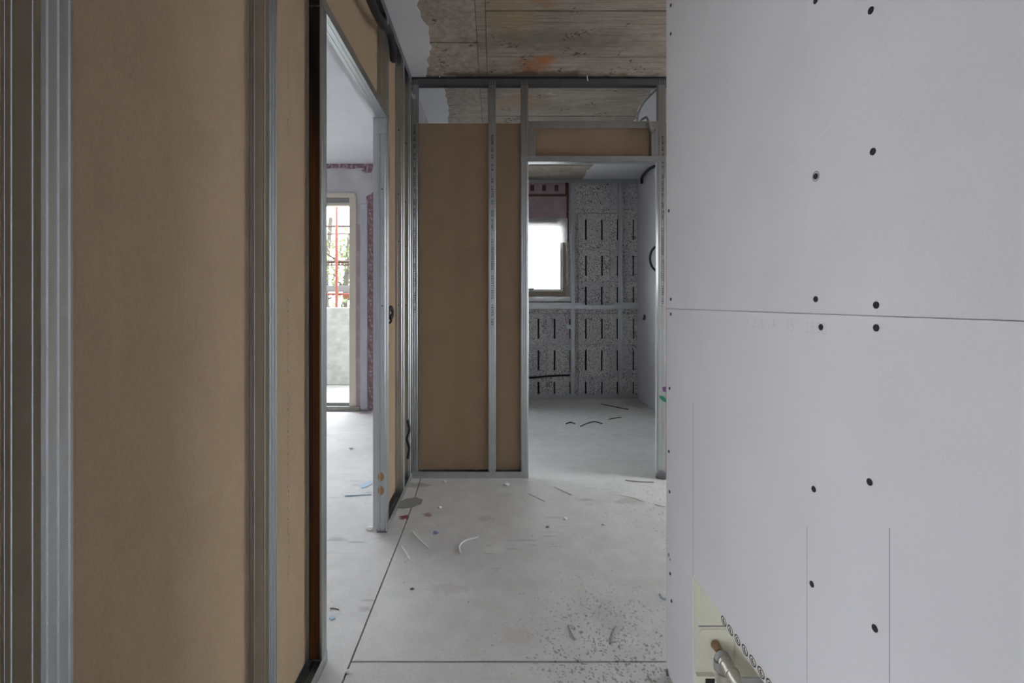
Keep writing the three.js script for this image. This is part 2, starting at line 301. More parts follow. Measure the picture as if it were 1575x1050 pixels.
// left partition: two layers of board behind the open studs
const HEAD = 2.2;
{
  const w = setting('wall_left');
  const board = (d0, d1, y0, y1) => {
    const b = mesh('gypsum_board', bx(XB - 0.0125, XB - 0.0006, y0, y1, d0, d1), M.paper, w);
    mesh('brown_paper', bx(XB - 0.0006, XB, y0 + 0.0005, y1, d0, d1), M.kraft, b);
    mesh('gypsum_board', bx(XB - 0.025, XB - 0.0127, y0, y1, d0, d1), M.paper, w);
  };
  board(-0.25, 1.655, 0.012, 2.77); board(1.657, 2.632, HEAD + 0.004, 2.77); board(2.634, 3.484, 0.012, 2.77);
  mesh('wall_end', slabX(rect(3.485, DB + 0.3, 0, CEIL), [[[3.8, 0.0], [4.8, 0.0], [4.8, 2.2], [3.8, 2.2]]], XB - 0.03, XL), M.wall, w);
}
// right partition: two courses of board, cut out for the manifold cabinet
const HOLE = { d0: 0.76, d1: 1.413, y0: 0.03, y1: 0.439 }, SEAM = 1.2;
const wallR = setting('wall_right');
const scribbleTex = (() => {
  const cv = document.createElement('canvas'); cv.width = 2048; cv.height = 1024; const g = cv.getContext('2d');   // the lower board, d 2.4..0 along u, y 0..1.2
  const X = (d) => (1.65 - d) / 2.0 * 2048, Y = (y) => (1 - y / 1.2) * 1024;
  g.fillStyle = 'rgb(205,205,210)'; g.fillRect(0, 0, 2048, 1024);
  const im = g.getImageData(0, 0, 2048, 1024);
  for (let j = 0; j < 1024; j++) for (let i = 0; i < 2048; i++) { const n = 7 * (fbm(i / 190, j / 170, 121, 3) - 0.5) + 6 * (hash(i, j, 122) - 0.5), k = (j * 2048 + i) * 4; im.data[k] += n; im.data[k + 1] += n; im.data[k + 2] += n; }
  g.putImageData(im, 0, 0);
  const line = (px, ya, yb, c, w) => { const d = 760 * XR / (px - 759), h = (y) => EYE - (y - 465) * XR / (px - 759); g.strokeStyle = c; g.lineWidth = w; g.beginPath(); g.moveTo(X(d), Y(h(ya))); g.lineTo(X(d), Y(h(yb))); g.stroke(); };
  line(1066, 618, 890, 'rgba(70,70,86,0.75)', 1.6); line(1241, 810, 1050, 'rgba(90,90,108,0.6)', 1.3); line(1368, 812, 1050, 'rgba(80,80,98,0.75)', 1.3);
  g.fillStyle = 'rgba(120,118,130,0.13)'; g.font = '26px monospace'; g.fillText('1 2,5  A  13  2600', X(1.12), Y(1.165));
  const t = new THREE.CanvasTexture(cv); t.colorSpace = THREE.SRGBColorSpace; t.wrapS = t.wrapT = THREE.RepeatWrapping; return t;
})();
M.paperMarked = std({ map: scribbleTex, roughness: 0.85, bumpMap: gritFine, bumpScale: 0.0002 });
{
  const DE = 1.632;
  const up = mesh('gypsum_board', slabX(rect(-3.1, DE, SEAM + 0.0006, 2.78), [], XR, XR + 0.0125), M.paper, wallR);
  const low = slabX(rect(-3.1, DE, 0.008, SEAM - 0.0006), [rect(HOLE.d0, HOLE.d1, HOLE.y0, HOLE.y1)], XR, XR + 0.0125);
  const lo = mesh('gypsum_board', shiftUV(low, (x, y, z) => [(1.65 + z) / 2.0, y / 1.2]), M.paperMarked, wallR);
  mesh('gypsum_board', slabX(rect(-3.1, DE - 0.001, 0.008, 2.78), [rect(HOLE.d0, HOLE.d1, HOLE.y0, HOLE.y1)], XR + 0.0127, XR + 0.025), M.paper, wallR);
  mesh('wall_core', slabX(rect(-3.1, DE - 0.002, 0, CEIL), [rect(HOLE.d0 - 0.002, HOLE.d1 + 0.002, HOLE.y0 - 0.002, HOLE.y1 + 0.002)], XR + 0.0252, XR + 0.15), M.paper, wallR);
  const head = new THREE.LatheGeometry(path([[0.0042, -0.0005], [0.0042, 0.0007], [0.0036, 0.0012], [0.0017, 0.0010], [0.0012, 0.0005], [0, 0.0005]]), 14); head.rotateZ(Math.PI / 2); // faces -x
  const torn = new THREE.TorusGeometry(0.0085, 0.0007, 6, 18); torn.rotateY(Math.PI / 2);
  const sp = [[1255, 1], [1340, 16], [1343, 233], [1255, 271], [1255, 460], [1348, 469], [1263, 503], [1348, 504], [1252, 752], [1338, 741], [1249, 898], [1346, 966], [1032, 8], [1032, 52], [1029, 324], [1032, 460], [1032, 483], [1030, 597], [1029, 694], [1030, 756], [1031, 882], [1033, 924]];
  for (const [px, py] of sp) {
    const k = (px - 759) / XR, s = mesh('screw', head, M.screw, wallR), edge = px < 1100; s.position.set(XR - 0.0003, EYE - (py - 465) / k, -760 / k); s.rotation.x = rr(0, 3); s.scale.setScalar(edge ? 1.25 : 1.3);
    if (py === 271) { const t = mesh('torn_paper', torn, M.cable, wallR); t.position.copy(s.position); }
  }
  // long pale scratch on the upper board
  const a = [1172, 312], b = [1372, 95], pts = []; for (let i = 0; i <= 8; i++) { const t = i / 8, px = a[0] + (b[0] - a[0]) * t, py = a[1] + (b[1] - a[1]) * t - 6 * Math.sin(t * Math.PI), k = (px - 759) / XR; pts.push([XR + 0.0004, EYE - (py - 465) / k, -760 / k]); }
  mesh('scratch', tube(pts, 0.0005, 40, 5), M.scratch, wallR);
  // crumbled corner of the board near the floor
  for (const [px, py, r] of [[1029, 853, 0.006], [1031, 860, 0.004], [1027, 1035, 0.012]]) { const k = (px - 759) / XR, g = new THREE.IcosahedronGeometry(r, 1); const m = mesh('crumb', g, M.mortar, wallR); m.position.set(XR - 0.0005, Math.max(r * 0.6, EYE - (py - 465) / k), -760 / k); m.scale.set(0.4, 1.1, 0.6); }
}
// hall to the right, room behind the camera, left room
{
  const W = (n, g, m = M.wall) => { const o = mesh(n, g, m); o.userData.kind = 'structure'; return o; };
  W('wall_hall_near', bx(XR + 0.15, 3.1, 0, CEIL, 1.48, 1.63), M.paper);
  W('wall_hall_end', slabX(rect(1.4, 6.7, 0, CEIL), [rect(2.7, 3.38, 0.3, 2.35)], 3.1, 3.4));
  W('wall_rear', slabZ(rect(-3.4, 0.9, 0, CEIL), [rect(-3.0, -1.3, 0.3, 2.4)], -2.7, -2.4));
  W('wall_rear_left', bx(-3.4, -3.1, 0, CEIL, -2.4, -0.4));
  W('wall_rear_near', bx(-6.0, XB - 0.026, 0, CEIL, -0.4, -0.25));
  W('wall_left_outer', bx(-6.3, -6.0, 0, CEIL, -0.4, 5.9));
  // outer wall of the left room with the balcony doorway and a window further left
  W('wall_left_far', slabZ(rect(-6.0, XB - 0.03, 0, CEIL), [rect(-2.5, -1.555, 0.05, 2.44), rect(-5.7, -2.72, 0.2, 2.55)], DLR, DLR + 0.3));
  W('wall_far_right', bx(XFR, XFR + 0.1, 0, CEIL, 3.512, DB), M.paper);
}
{ // middle partition boards (brown backs of the boards seen between its studs)
  const w = setting('wall_middle'), b0 = DF + 0.05;
  const board = (x0, x1, y0, y1) => { mesh('brown_paper', bx(x0, x1, y0, y1, b0, b0 + 0.0006), M.kraft, mesh('gypsum_board', bx(x0, x1, y0, y1, b0 + 0.0006, b0 + 0.0125), M.paper, w)); mesh('gypsum_board', bx(x0, x1, y0, y1, b0 + 0.0127, b0 + 0.025), M.paper, w); };
  board(-0.566, 0.238, 0.042, 2.482); board(0.241, 1.146, 2.206, 2.47); board(1.15, 3.1, 0.02, 2.48);
  mesh('wall_return', bx(1.2, 3.1, 0, CEIL, b0 + 0.026, b0 + 0.04), M.paper, w);
}
{ // outside wall of the far room: blocks, lintel and plaster over a dark core
  const w = setting('wall_far');
  const win = rect(-0.1, 0.945, 1.236, 2.29);
  mesh('wall_core', slabZ(rect(XL, XFR + 0.1, 0, CEIL), [win], DB + 0.03, DB + 0.3), M.hole, w);
  const rows = [[2.357, 1.892, 2.282, 2.017], [1.892, 1.486, 1.818, 1.56], [1.486, 1.079, 1.42, 1.17], [1.079, 0.68, 1.0125, 0.755], [0.68, 0.274, 0.609, 0.352], [0.274, 0, 0.2075, 0.05]];
  const slots = [-0.03, 0.172, 0.374, 0.576, 0.78, 0.983, 1.181, 1.386, 1.585, 1.789], J = 0.002;
  rows.forEach(([t, b, st, sb], r) => {
    for (let k = 0; k < 5; k++) {
      const off = 0;
      let x0 = k ? (slots[2 * k - 1] + slots[2 * k]) / 2 : -0.13, x1 = k < 4 ? (slots[2 * k + 1] + slots[2 * k + 2]) / 2 : XFR;
      if (r < 3 && x1 < 0.97) { if (r < 2) continue; }
      let top = t; if (r === 2 && x0 < 0.9) top = 1.225;
      if (r === 2 && x0 < 0.9 && x1 > 0.97) top = 1.225;
      if (r < 2 && x0 < 0.96) { if (x1 < 0.97) continue; x0 = 0.96; }
      const holes = []; for (const s of slots) if (s > x0 + 0.03 && s < x1 - 0.03 && Math.min(st, top - 0.03) - sb > 0.05) holes.push(rect(s - 0.0115 + rr(-0.002, 0.002), s + 0.0115 + rr(-0.002, 0.002), sb, Math.min(st, top - 0.03)));
      const e = rr(0, 0.004);
      mesh('wall_block', slabZ(rect(x0 + J, x1 - J, b + J, top - J), holes, DB + e, DB + 0.031), M.wool[(r + k) % 3], w);
    }
  });
  mesh('wall_block', bx(0.962, 1.08, 1.229, 1.484, DB + 0.001, DB + 0.031), M.wool[0], w);
  mesh('wall_block', bx(0.962, XFR, 2.36, 2.404, DB - 0.002, DB + 0.03), M.wool[1], w);
  mesh('wall_block', bx(0.962, 1.4, 2.409, 2.78, DB + 0.002, DB + 0.03), M.wool[0], w); mesh('wall_block', bx(1.404, XFR, 2.409, 2.78, DB + 0.003, DB + 0.03), M.wool[2], w);
  mesh('wall_block', slabZ([[-0.56, 0], [-0.133, 0], [-0.133, 2.2], [-0.56, 2.2]], [], DB + 0.002, DB + 0.03), M.wool[1], w);
  mesh('lintel', bx(-0.56, 0.94, 2.6, 2.775, DB - 0.004, DB + 0.03), M.pinkPlaster, w);
  for (const x of [0.47, 0.62, 0.78]) mesh('lintel_void', bx(x, x + 0.05, 2.64, 2.72, DB - 0.006, DB + 0.02, 0.004), M.maroon, w);
  mesh('red_band', bx(-0.56, 0.955, 2.572, 2.602, DB - 0.012, DB + 0.03, 0.004), M.maroon, w);
  mesh('red_band', bx(0.915, 0.955, 2.602, 2.775, DB - 0.01, DB + 0.03, 0.004), M.maroon, w);
  mesh('plaster_field', bx(-0.56, 0.93, 2.292, 2.572, DB - 0.003, DB + 0.03), M.pinkPlaster, w);
  mesh('plaster_field', bx(0.93, 0.96, 1.236, 2.572, DB + 0.004, DB + 0.03), M.maroon, w);
}
{ // left room: details of the outer wall
  const w = setting('trim_1');
  const rag = []; for (let i = 0; i <= 40; i++) { const x = -2.9 + 1.45 * i / 40; rag.push([x, 2.732 + 0.022 * (fbm(i * 0.7, 1, 131, 3) - 0.5)]); }
  mesh('red_band', slabZ([[-2.9, CEIL], ...rag, [-1.49, 2.71], [-1.46, 2.68], [-1.38, 2.69], [-1.34, CEIL]], [], DLR - 0.008, DLR + 0.01), M.redPlaster, w);
  mesh('pier', bx(-1.497, -1.417, 0.02, 2.33, DLR - 0.03, DLR + 0.01, 0.006), M.lilac, w);
  const e = []; for (let i = 0; i <= 50; i++) { const y = 0.01 + 2.4 * i / 50; e.push([-1.405 + 0.03 * (fbm(i * 0.8, 2, 133, 3) - 0.5) - (i > 45 ? 0.006 * (i - 45) : 0), y]); }
  mesh('torn_plaster', slabZ([...e, [-1.36, 2.46], [-1.36, 0.01]], [], DLR - 0.016, DLR + 0.01), M.redPlaster, w);
  mesh('reveal', bx(-1.555, -1.492, 0.02, 2.1, DLR - 0.012, DLR + 0.01), M.pinkPlaster, w);
}
// balcony doorway: cream frame, shutter box, sill
{
  const o = setting('door_1');
  const d0 = DLR - 0.02, d1 = DLR + 0.09;
  mesh('door_frame', bx(-1.625, -1.545, 0.03, 2.44, d0, d1, 0.006), M.cream, o);
  mesh('door_frame', bx(-2.51, -2.43, 0.03, 2.44, d0, d1, 0.006), M.cream, o);
  mesh('door_head', bx(-2.5, -1.56, 2.405, 2.45, d0 - 0.01, d1, 0.005), M.cream, o);
  mesh('shutter_box', bx(-2.44, -1.62, 2.345, 2.405, d0 + 0.03, d1 + 0.05, 0.006), M.greyPlastic, o);
  mesh('door_head', bx(-2.44, -1.62, 2.31, 2.345, d0 + 0.01, d1, 0.005), M.cream, o);
  mesh('threshold', bx(-2.5, -1.5, 0.0, 0.052, DLR - 0.04, DLR + 0.32, 0.006), M.concrete, o);
  mesh('threshold_rail', bx(-2.44, -1.62, 0.052, 0.085, DLR + 0.02, DLR + 0.06, 0.004), M.greyPlastic, o);
}
{ // balcony with its concrete parapet
  const s = (o) => { o.userData.kind = 'structure'; return o; };
  s(mesh('floor_balcony', bx(-6.3, -0.6, -0.2, 0.04, DLR + 0.32, 7.25), M.concrete));
  s(mesh('wall_balcony', bx(-6.3, -0.6, 0.04, 1.145, 7.06, 7.2, 0.01), M.paleConcrete));
}
// window of the far room: timber frame, white sash, pane
{
  const o = setting('window_1'), d = DB + 0.02;
  const fr = (x0, x1, y0, y1, a, b) => slabZ(rect(x0, x1, y0, y1), [rect(x0 + a, x1 - a, y0 + b, y1 - b)], 0, 0.001);
  mesh('window_frame', slabZ(rect(-0.09, 0.94, 1.3, 2.285), [rect(-0.03, 0.886, 1.362, 2.225)], d - 0.03, d + 0.06), M.windowWood, o);
  mesh('window_sash', slabZ(rect(-0.03, 0.886, 1.362, 2.225), [rect(0.0, 0.855, 1.392, 2.195)], d + 0.005, d + 0.05), M.whitePlastic, o);
  mesh('window_pane', bx(0.0, 0.855, 1.392, 2.195, d + 0.024, d + 0.028), M.glass, o);
  mesh('window_sill', bx(-0.12, 0.97, 1.225, 1.3, d - 0.06, d + 0.25, 0.006), M.windowWood, o);
  mesh('window_handle', bx(0.3, 0.52, 1.385, 1.405, d - 0.03, d + 0.005, 0.005), M.greyPlastic, o);
}

// ------------------------------------------------------------------ steel profiles
const T = 0.0009, WEBNEAR = [[0.22, 0.0035, 0.001], [0.76, 0.0035, 0.001], [0.93, 0.002, 0.0006]], WEB = [[0.21, 0.007, 0.003], [0.76, 0.007, 0.003]], FLANGE = [[0.2, 0.005, 0.0018], [0.53, 0.005, 0.0018], [0.88, 0.005, 0.0018]];
// stud standing at corner (x, d): U runs along the web, V along the flanges, both in (x, d)
function stud(o) {
  const { label, x, d, U, V, y0 = 0.002, y1 = 2.76, w = 0.05, f = 0.048, group, knurl: kn = false, web = WEB, name = 'metal_stud', holes = [] } = o;
  const t = thing(name, label, name === 'metal_stud' ? 'stud' : 'profile', [x, y0, -d], group);
  const pt = (u, v) => [U[0] * u + V[0] * v, -(U[1] * u + V[1] * v)], flip = U[0] * V[1] - U[1] * V[0] > 0 ? 1 : -1;
  const R = (list, s) => list.map(([a, b, c]) => [a, b, c * s]);
  const h = y1 - y0;
  mesh('web', sheet(ribbed(pt(T / 2, T / 2), pt(w - T / 2, T / 2), R(web, flip * -1)), T, 0, h), M.zinc, t);
  const fm = kn ? M.zincKnurl : M.zinc;
  for (const [u, s] of [[T / 2, 1], [w - T / 2, -1]]) {
    const line = ribbed(pt(u, 0), pt(u, f), R(FLANGE, flip * s)); line.push(pt(u + s * 0.0065, f - 0.0006));
    mesh('flange', sheet(line, T, 0, h), fm, t);
  }
  return t;
}
const LEFT = 'steel studs of the left partition', MID = 'steel studs of the middle partition';
const SL = (label, d, more = {}) => stud({ label, x: XL, d, U: [-1, 0], V: [0, 1], group: LEFT, ...more });
SL('nearest galvanised stud at the left edge of the view with knurled flange', 0.619, { knurl: true, web: WEBNEAR });
SL('galvanised stud between the two nearest brown board fields, before the timber-filled door post', 1.248, { knurl: true, web: WEBNEAR });
const jambNear = stud({ label: 'galvanised door stud holding the dark timber post, near side of the left doorway', x: XL, d: 1.68, U: [-1, 0], V: [0, -1], group: LEFT });
const jambFar = SL('bright galvanised stud with two oval cable holes, far side of the left doorway', 2.627);
const stud4 = SL('narrow galvanised stud just past the left doorway, behind the stud with oval holes', 3.1);
const stud5 = SL('galvanised stud in the dark corner where left and middle partitions meet', 3.352, { f: 0.04 });
{ // timber post inside the near door stud
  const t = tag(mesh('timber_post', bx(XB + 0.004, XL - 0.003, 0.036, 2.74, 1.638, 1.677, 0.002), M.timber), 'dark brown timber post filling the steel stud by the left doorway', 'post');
}
{ // oval cable holes with timber behind
  for (const py of [733, 754]) {
    const s = new THREE.Shape(); s.absellipse(0, 0, 0.0165, 0.0235, 0, Math.PI * 2);
    const g = new THREE.ExtrudeGeometry(s, { depth: 0.0008, bevelEnabled: false, curveSegments: 20 });
    const m = mesh('cable_hole', metre(g), M.timberCut, jambFar); m.position.set((586 - 759) * 2.627 / 760 - XL, EYE - (py - 465) * 2.627 / 760 - 0.002, 0.0006); m.userData.label = 'oval hole showing orange timber';
  }
  const p = mesh('timber_infill', local(jambFar, bx(XB + 0.006, XL - 0.005, 0.03, HEAD, 2.633, 2.67)), M.timber, jambFar);
}
// middle partition
const SM = (label, x, V, more = {}) => stud({ label, x, d: DF, U: [0, 1], V, group: MID, web: WEB, ...more });
const m0 = SM('printed galvanised stud at the left end of the middle partition', -0.574, [1, 0], { y0: 0.003 });
const m1 = SM('printed galvanised stud crossing the large brown board of the middle partition', -0.032, [1, 0], { y0: 0.003 });
const m2 = SM('galvanised stud on the left side of the far doorway', 0.24, [-1, 0], { y0: 0.003 });
const m3 = SM('galvanised stud on the right side of the far doorway with purple and green paint', 1.148, [1, 0], { y0: 0.003 });
SM('short galvanised upright at the left end of the brown panel over the far doorway', 0.243, [1, 0], { y0: 2.236, y1: 2.44 });
SM('short galvanised upright at the right end of the brown panel over the far doorway', 1.145, [-1, 0], { y0: 2.236, y1: 2.44 });
{ // ink print running down the studs
  const cv = document.createElement('canvas'); cv.width = 2048; cv.height = 64; const g = cv.getContext('2d');
  g.clearRect(0, 0, 2048, 64); g.fillStyle = 'rgba(18,18,24,0.92)'; g.font = 'bold 34px monospace';
  const s = 'NIDM CW 50  0,6   EN 14195 A1  300 N/mm²   15170400X2600  30/11/2020  14765 141'; const wpx = g.measureText(s).width;
  g.save(); g.scale(2020 / wpx, 1); g.fillText(s, 8, 44); g.restore();
  const t = new THREE.CanvasTexture(cv); t.colorSpace = THREE.SRGBColorSpace;
  M.print = std({ map: t, transparent: true, roughness: 0.7 });
  const put = (st, x, py0, py1) => {
    const a = EYE - (py0 - 465) * DF / 760, b = EYE - (py1 - 465) * DF / 760, q = new THREE.PlaneGeometry(a - b, 0.036); q.rotateZ(-Math.PI / 2);
    const m = mesh('ink_print', q, M.print, st); m.position.set(x - st.position.x, (a + b) / 2 - st.position.y, 0.0019); m.userData.label = 'black ink print running down the stud';
  };
  put(m0, -0.548, 190, 484); put(m1, -0.008, 206, 503); put(m3, 1.176, 208, 470);
}
{ // faint reddish stamp marks running down the brown board by the timber post
  const cv = document.createElement('canvas'); cv.width = 64; cv.height = 2048; const g = cv.getContext('2d'); g.clearRect(0, 0, 64, 2048); g.strokeStyle = 'rgba(120,52,44,0.55)'; g.lineWidth = 3;
  for (let y = 20; y < 2030; y += 14) { if (noise(y / 60, 0, 171) < 0.42) continue; g.beginPath(); g.moveTo(22 + rr(0, 16), y); g.lineTo(22 + rr(0, 18), y + 8); g.stroke(); }
  const t = new THREE.CanvasTexture(cv); t.colorSpace = THREE.SRGBColorSpace; const q = new THREE.PlaneGeometry(0.05, 2.4); q.rotateY(Math.PI / 2);
  const m = mesh('stamp_print', q, std({ map: t, transparent: true, roughness: 0.9 }), scene.getObjectByName('wall_left')); m.position.set(XB + 0.0006, 1.4, -1.485);
}
{ // perforation dots, paint and mortar on the right-hand door stud
  const blob = (pts, m, lab) => { const g = slabZ(pts, [], DF - 0.0025, DF - 0.0004); const o = mesh('paint_mark', local(m3, g), m, m3); o.userData.label = lab; };
  const q = (px, py) => { const v = P(px, py, DF); return [v.x, v.y]; };
  blob([q(1018.5, 595), q(1024.5, 594), q(1024.5, 603), q(1020, 602)].reverse(), M.purplePaint, 'purple paint dab');
  blob([q(1014, 608), q(1020, 609), q(1025, 614), q(1025, 619), q(1019, 616), q(1014, 611)].reverse(), M.greenPaint, 'green paint dab');
  const lump = new THREE.IcosahedronGeometry(1, 3), p = lump.attributes.position; for (let i = 0; i < p.count; i++) { const k = 0.8 + 0.4 * noise(p.getX(i) * 2.4 + 5, p.getY(i) * 2.4 + p.getZ(i) * 3 + 5, 141); p.setXYZ(i, p.getX(i) * k, p.getY(i) * k, p.getZ(i) * k); } lump.computeVertexNormals();
  const l = tag(mesh('mortar_lump', lump, M.mortar), 'grey mortar lump at the foot of the right door stud of the far doorway', 'mortar'); l.position.set(1.175, 0.015, -3.425); l.scale.set(0.05, 0.035, 0.025);
}
// U tracks: along x or d; channel opens up or down
function track(label, along, a0, a1, c0, c1, y, up, more = {}) {
  const { fl = 0.04, mat = M.zinc, name = 'metal_track' } = more;
  const mid = (a0 + a1) / 2, pos = along === 'x' ? [mid, y, -(c0 + c1) / 2] : [(c0 + c1) / 2, y, -mid];
  const t = thing(name, label, 'track', pos, more.group), s = up ? 1 : -1;
  const B = (p0, p1, q0, q1, y0, y1) => along === 'x' ? bx(p0, p1, Math.min(y0, y1), Math.max(y0, y1), q0, q1) : bx(q0, q1, Math.min(y0, y1), Math.max(y0, y1), p0, p1);
  mesh('web', local(t, B(a0, a1, c0, c1, y, y + s * T)), up && y < 0.1 ? M.zincDusty : mat, t);
  for (const g of [[0.3], [0.68]]) { const q = c0 + (c1 - c0) * g[0]; mesh('rib', local(t, B(a0, a1, q - 0.002, q + 0.002, y - s * 0.0013, y + s * T)), mat, t); }
  mesh('flange', local(t, B(a0, a1, c0, c0 + T, y, y + s * fl)), mat, t);
  mesh('flange', local(t, B(a0, a1, c1 - T, c1, y, y + s * fl)), mat, t);
  return t;
}
track('galvanised floor track under the near left partition, ending at the left doorway', 'd', -0.25, 1.684, XB - 0.0005, XL + 0.0012, 0.0006, true);
track('galvanised floor track of the left partition past the left doorway', 'd', 2.62, 3.43, XB - 0.0005, XL + 0.0012, 0.0006, true);
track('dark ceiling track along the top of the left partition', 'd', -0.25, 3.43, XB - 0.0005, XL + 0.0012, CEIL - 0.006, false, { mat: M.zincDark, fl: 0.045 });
track('galvanised floor track of the middle partition under the brown board', 'x', -0.576, 0.243, DF - 0.0014, DF + 0.0512, 0.0006, true, { fl: 0.043 });
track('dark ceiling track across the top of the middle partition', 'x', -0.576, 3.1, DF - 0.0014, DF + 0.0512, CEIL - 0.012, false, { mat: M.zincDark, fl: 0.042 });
track('galvanised lower rail of the panel over the far doorway', 'x', 0.19, 1.2, DF - 0.0022, DF + 0.052, 2.197, true, { fl: 0.04 });
track('galvanised upper rail of the panel over the far doorway', 'x', 0.242, 1.148, DF - 0.0012, DF + 0.0512, 2.478, false, { fl: 0.048 });
track('galvanised door head over the left doorway', 'd', 1.632, 2.678, XB - 0.0005, XL + 0.0018, HEAD, true, { fl: 0.036 });
{ // dark sealing strip between track and slab, with its torn ends
  const t = tag(mesh('sealing_strip', mergeGeometries([bx(-0.566, 3.1, CEIL - 0.0104, CEIL - 0.0035, DF - 0.01, DF + 0.06)]), M.seal), 'black foam sealing strip over the ceiling track of the middle partition', 'seal');
}
// corner plates at the door head
for (const [y, py] of [[2.165, 0]]) {
  const t = tag(mesh('corner_plate', bx(XB + 0.003, XL - 0.002, 2.115, 2.196, 2.6225, 2.6262), M.zinc), 'small folded steel plate in the top far corner of the left doorway', 'plate');
}
{ // screws in the far door stud and head
  const g = cyl(0.004, 0.002, [0, 0, 0], 'z', 0.003, 10);
  for (const [dx, y] of [[-0.02, 2.185], [-0.024, 2.13], [-0.025, 1.82], [-0.024, 1.2]]) { const s = mesh('screw', g, M.screw, jambFar); s.position.set(dx, y, 0.0015); }
  const h = cyl(0.004, 0.002, [0, 0, 0], 'x', 0.003, 10);
  for (const st of [stud4, stud5]) for (const y of [2.3, 1.9, 1.6, 1.2]) { const s = mesh('screw', g, M.screw, st); s.position.set(-0.028, y, 0.0015); }
}

// ------------------------------------------------------------------ frame before the far wall
{
  const D = DB - 0.055, BK = 'steel studs before the far block wall';
  const ST = (label, x, y0, y1) => stud({ label, x, d: D, U: [0, 1], V: [1, 0], group: BK, y0, y1, w: 0.052 });
  const k1 = ST('galvanised stud before the block wall, right beside the far window', 0.984, 0.003, 2.77);
  const k2 = ST('galvanised stud before the block wall, nearest to the white side wall', 1.587, 0.003, 2.77);
  const rail = thing('metal_rail', 'galvanised cross rail before the block wall below the window sill', 'rail', [0.85, 1.14, -D + 0.004]);
  mesh('web', local(rail, bx(-0.56, 1.83, 1.14, 1.186, D - 0.009, D - 0.007)), M.zinc, rail);
  for (const [a, b] of [[-0.56, 0.986], [1.036, 1.125], [1.51, 1.83]]) mesh('flange', local(rail, bx(a, b, 1.186, 1.218, D - 0.0095, D - 0.0065, 0.001)), M.zinc, rail);
  mesh('rib', local(rail, bx(-0.56, 1.83, 1.183, 1.188, D - 0.012, D - 0.009, 0.001)), M.zinc, rail);
  track('galvanised floor track before the far block wall', 'x', -0.56, 1.83, D, D + 0.053, 0.0006, true, { fl: 0.045 });
  track('dull ceiling track before the far block wall', 'x', 0.3, 1.83, D, D + 0.053, CEIL - 0.005, false, { fl: 0.045 });
  const br = tag(mesh('wall_bracket', bx(0.93, 0.985, 0.885, 0.935, D + 0.01, D + 0.05, 0.003), M.whitePlastic), 'small white bracket on the stud below the far window', 'bracket');
  tag(mesh('cable_stub', tube([[0.46, 0.262, -DB + 0.02], [0.52, 0.27, -DB + 0.05], [0.72, 0.288, -DB + 0.05], [0.96, 0.3, -DB + 0.045]], 0.012, 24, 8), M.black), 'black conduit lying across the lower block wall under the far window', 'conduit');
}
{ // plastic film hanging round the far window
  const sheetOf = (nx, ny, fn) => { const g = new THREE.PlaneGeometry(1, 1, nx, ny), p = g.attributes.position; for (let i = 0; i < p.count; i++) { const v = fn(p.getX(i) + 0.5, p.getY(i) + 0.5); p.setXYZ(i, v[0], v[1], v[2]); } g.computeVertexNormals(); return g; };
  const o = thing('plastic_film', 'crumpled white plastic film taped over the top and side of the far window', 'film', [0.9, 1.25, -DB + 0.03]);
  const f = (u, v) => 0.02 * (fbm(u * 9 + 3, v * 6, 151, 3) - 0.5);
  mesh('top_sheet', local(o, sheetOf(30, 24, (u, v) => [-0.06 + 1.0 * u, 2.29 - (0.29 + (u > 0.86 ? 0.02 : 0.07 * (fbm(u * 4, 1, 152, 2) - 0.5))) * (1 - v), -DB + 0.02 + f(u, v) + (u > 0.88 ? 0.02 : 0)])), M.film, o);
  mesh('side_strip', local(o, sheetOf(6, 60, (u, v) => [0.925 + 0.035 * u + 0.03 * (fbm(v * 7, u * 1.2, 153, 3) - 0.5), 1.24 + 0.75 * v, -DB + 0.035 + 0.02 * (fbm(v * 14, u * 3, 154, 3) - 0.5)])), M.film, o);
  mesh('sill_strip', local(o, sheetOf(60, 5, (u, v) => [-0.05 + 1.02 * u, 1.235 + 0.055 * v + 0.012 * (fbm(u * 12, v, 155, 3) - 0.5), -DB + 0.08 + 0.012 * (fbm(u * 20, v * 2, 156, 3) - 0.5)])), M.film, o);
}
// things on the far room's white side wall
{
  const b = thing('socket_box', 'black round socket box sunk in the white side wall of the far room', 'socket box', [XFR, 1.04, -5.99]);
  mesh('rim', cyl(0.036, 0.006, [-0.003, 0, 0], 'x', 0.036, 20), M.black, b); mesh('cable_end', tube([[-0.004, 0, 0], [-0.02, -0.01, 0.01], [-0.026, -0.03, 0.012]], 0.006, 10, 6), M.black, b);
  tag(mesh('cable_loop', tube([[XFR - 0.002, 1.86, -5.56], [XFR - 0.05, 1.8, -5.57], [XFR - 0.07, 1.72, -5.57], [XFR - 0.05, 1.63, -5.57], [XFR - 0.002, 1.57, -5.56]], 0.013, 30, 8), M.black), 'black cable loop bulging from the white side wall beside the right door stud', 'cable');
  tag(mesh('cable', tube([P(987, 281, 6.05), P(987, 274, 6.0), P(992, 266, 5.85), P(1000, 259, 5.6), P(1008, 255, 5.45)].map((v) => new THREE.Vector3(Math.min(v.x, XFR - 0.02), Math.min(v.y, CEIL - 0.02), v.z)), 0.016, 30, 8), M.black), 'black cable bent along the ceiling corner of the far room', 'cable');
}
tag(mesh('grey_cable', tube([[1.19, 2.775, -3.62], [1.165, 2.765, -3.8], [1.175, 2.755, -4.0], [1.22, 2.73, -4.2], [1.12, 2.6, -3.8], [1.05, 2.505, -3.46], [1.06, 2.5, -3.42], [1.072, 2.46, -3.412], [1.085, 2.41, -3.41], [1.105, 2.395, -3.41], [1.115, 2.405, -3.41]], 0.008, 90, 8), M.cable), 'grey cable hanging from the ceiling and hooked over the panel above the far doorway', 'cable');

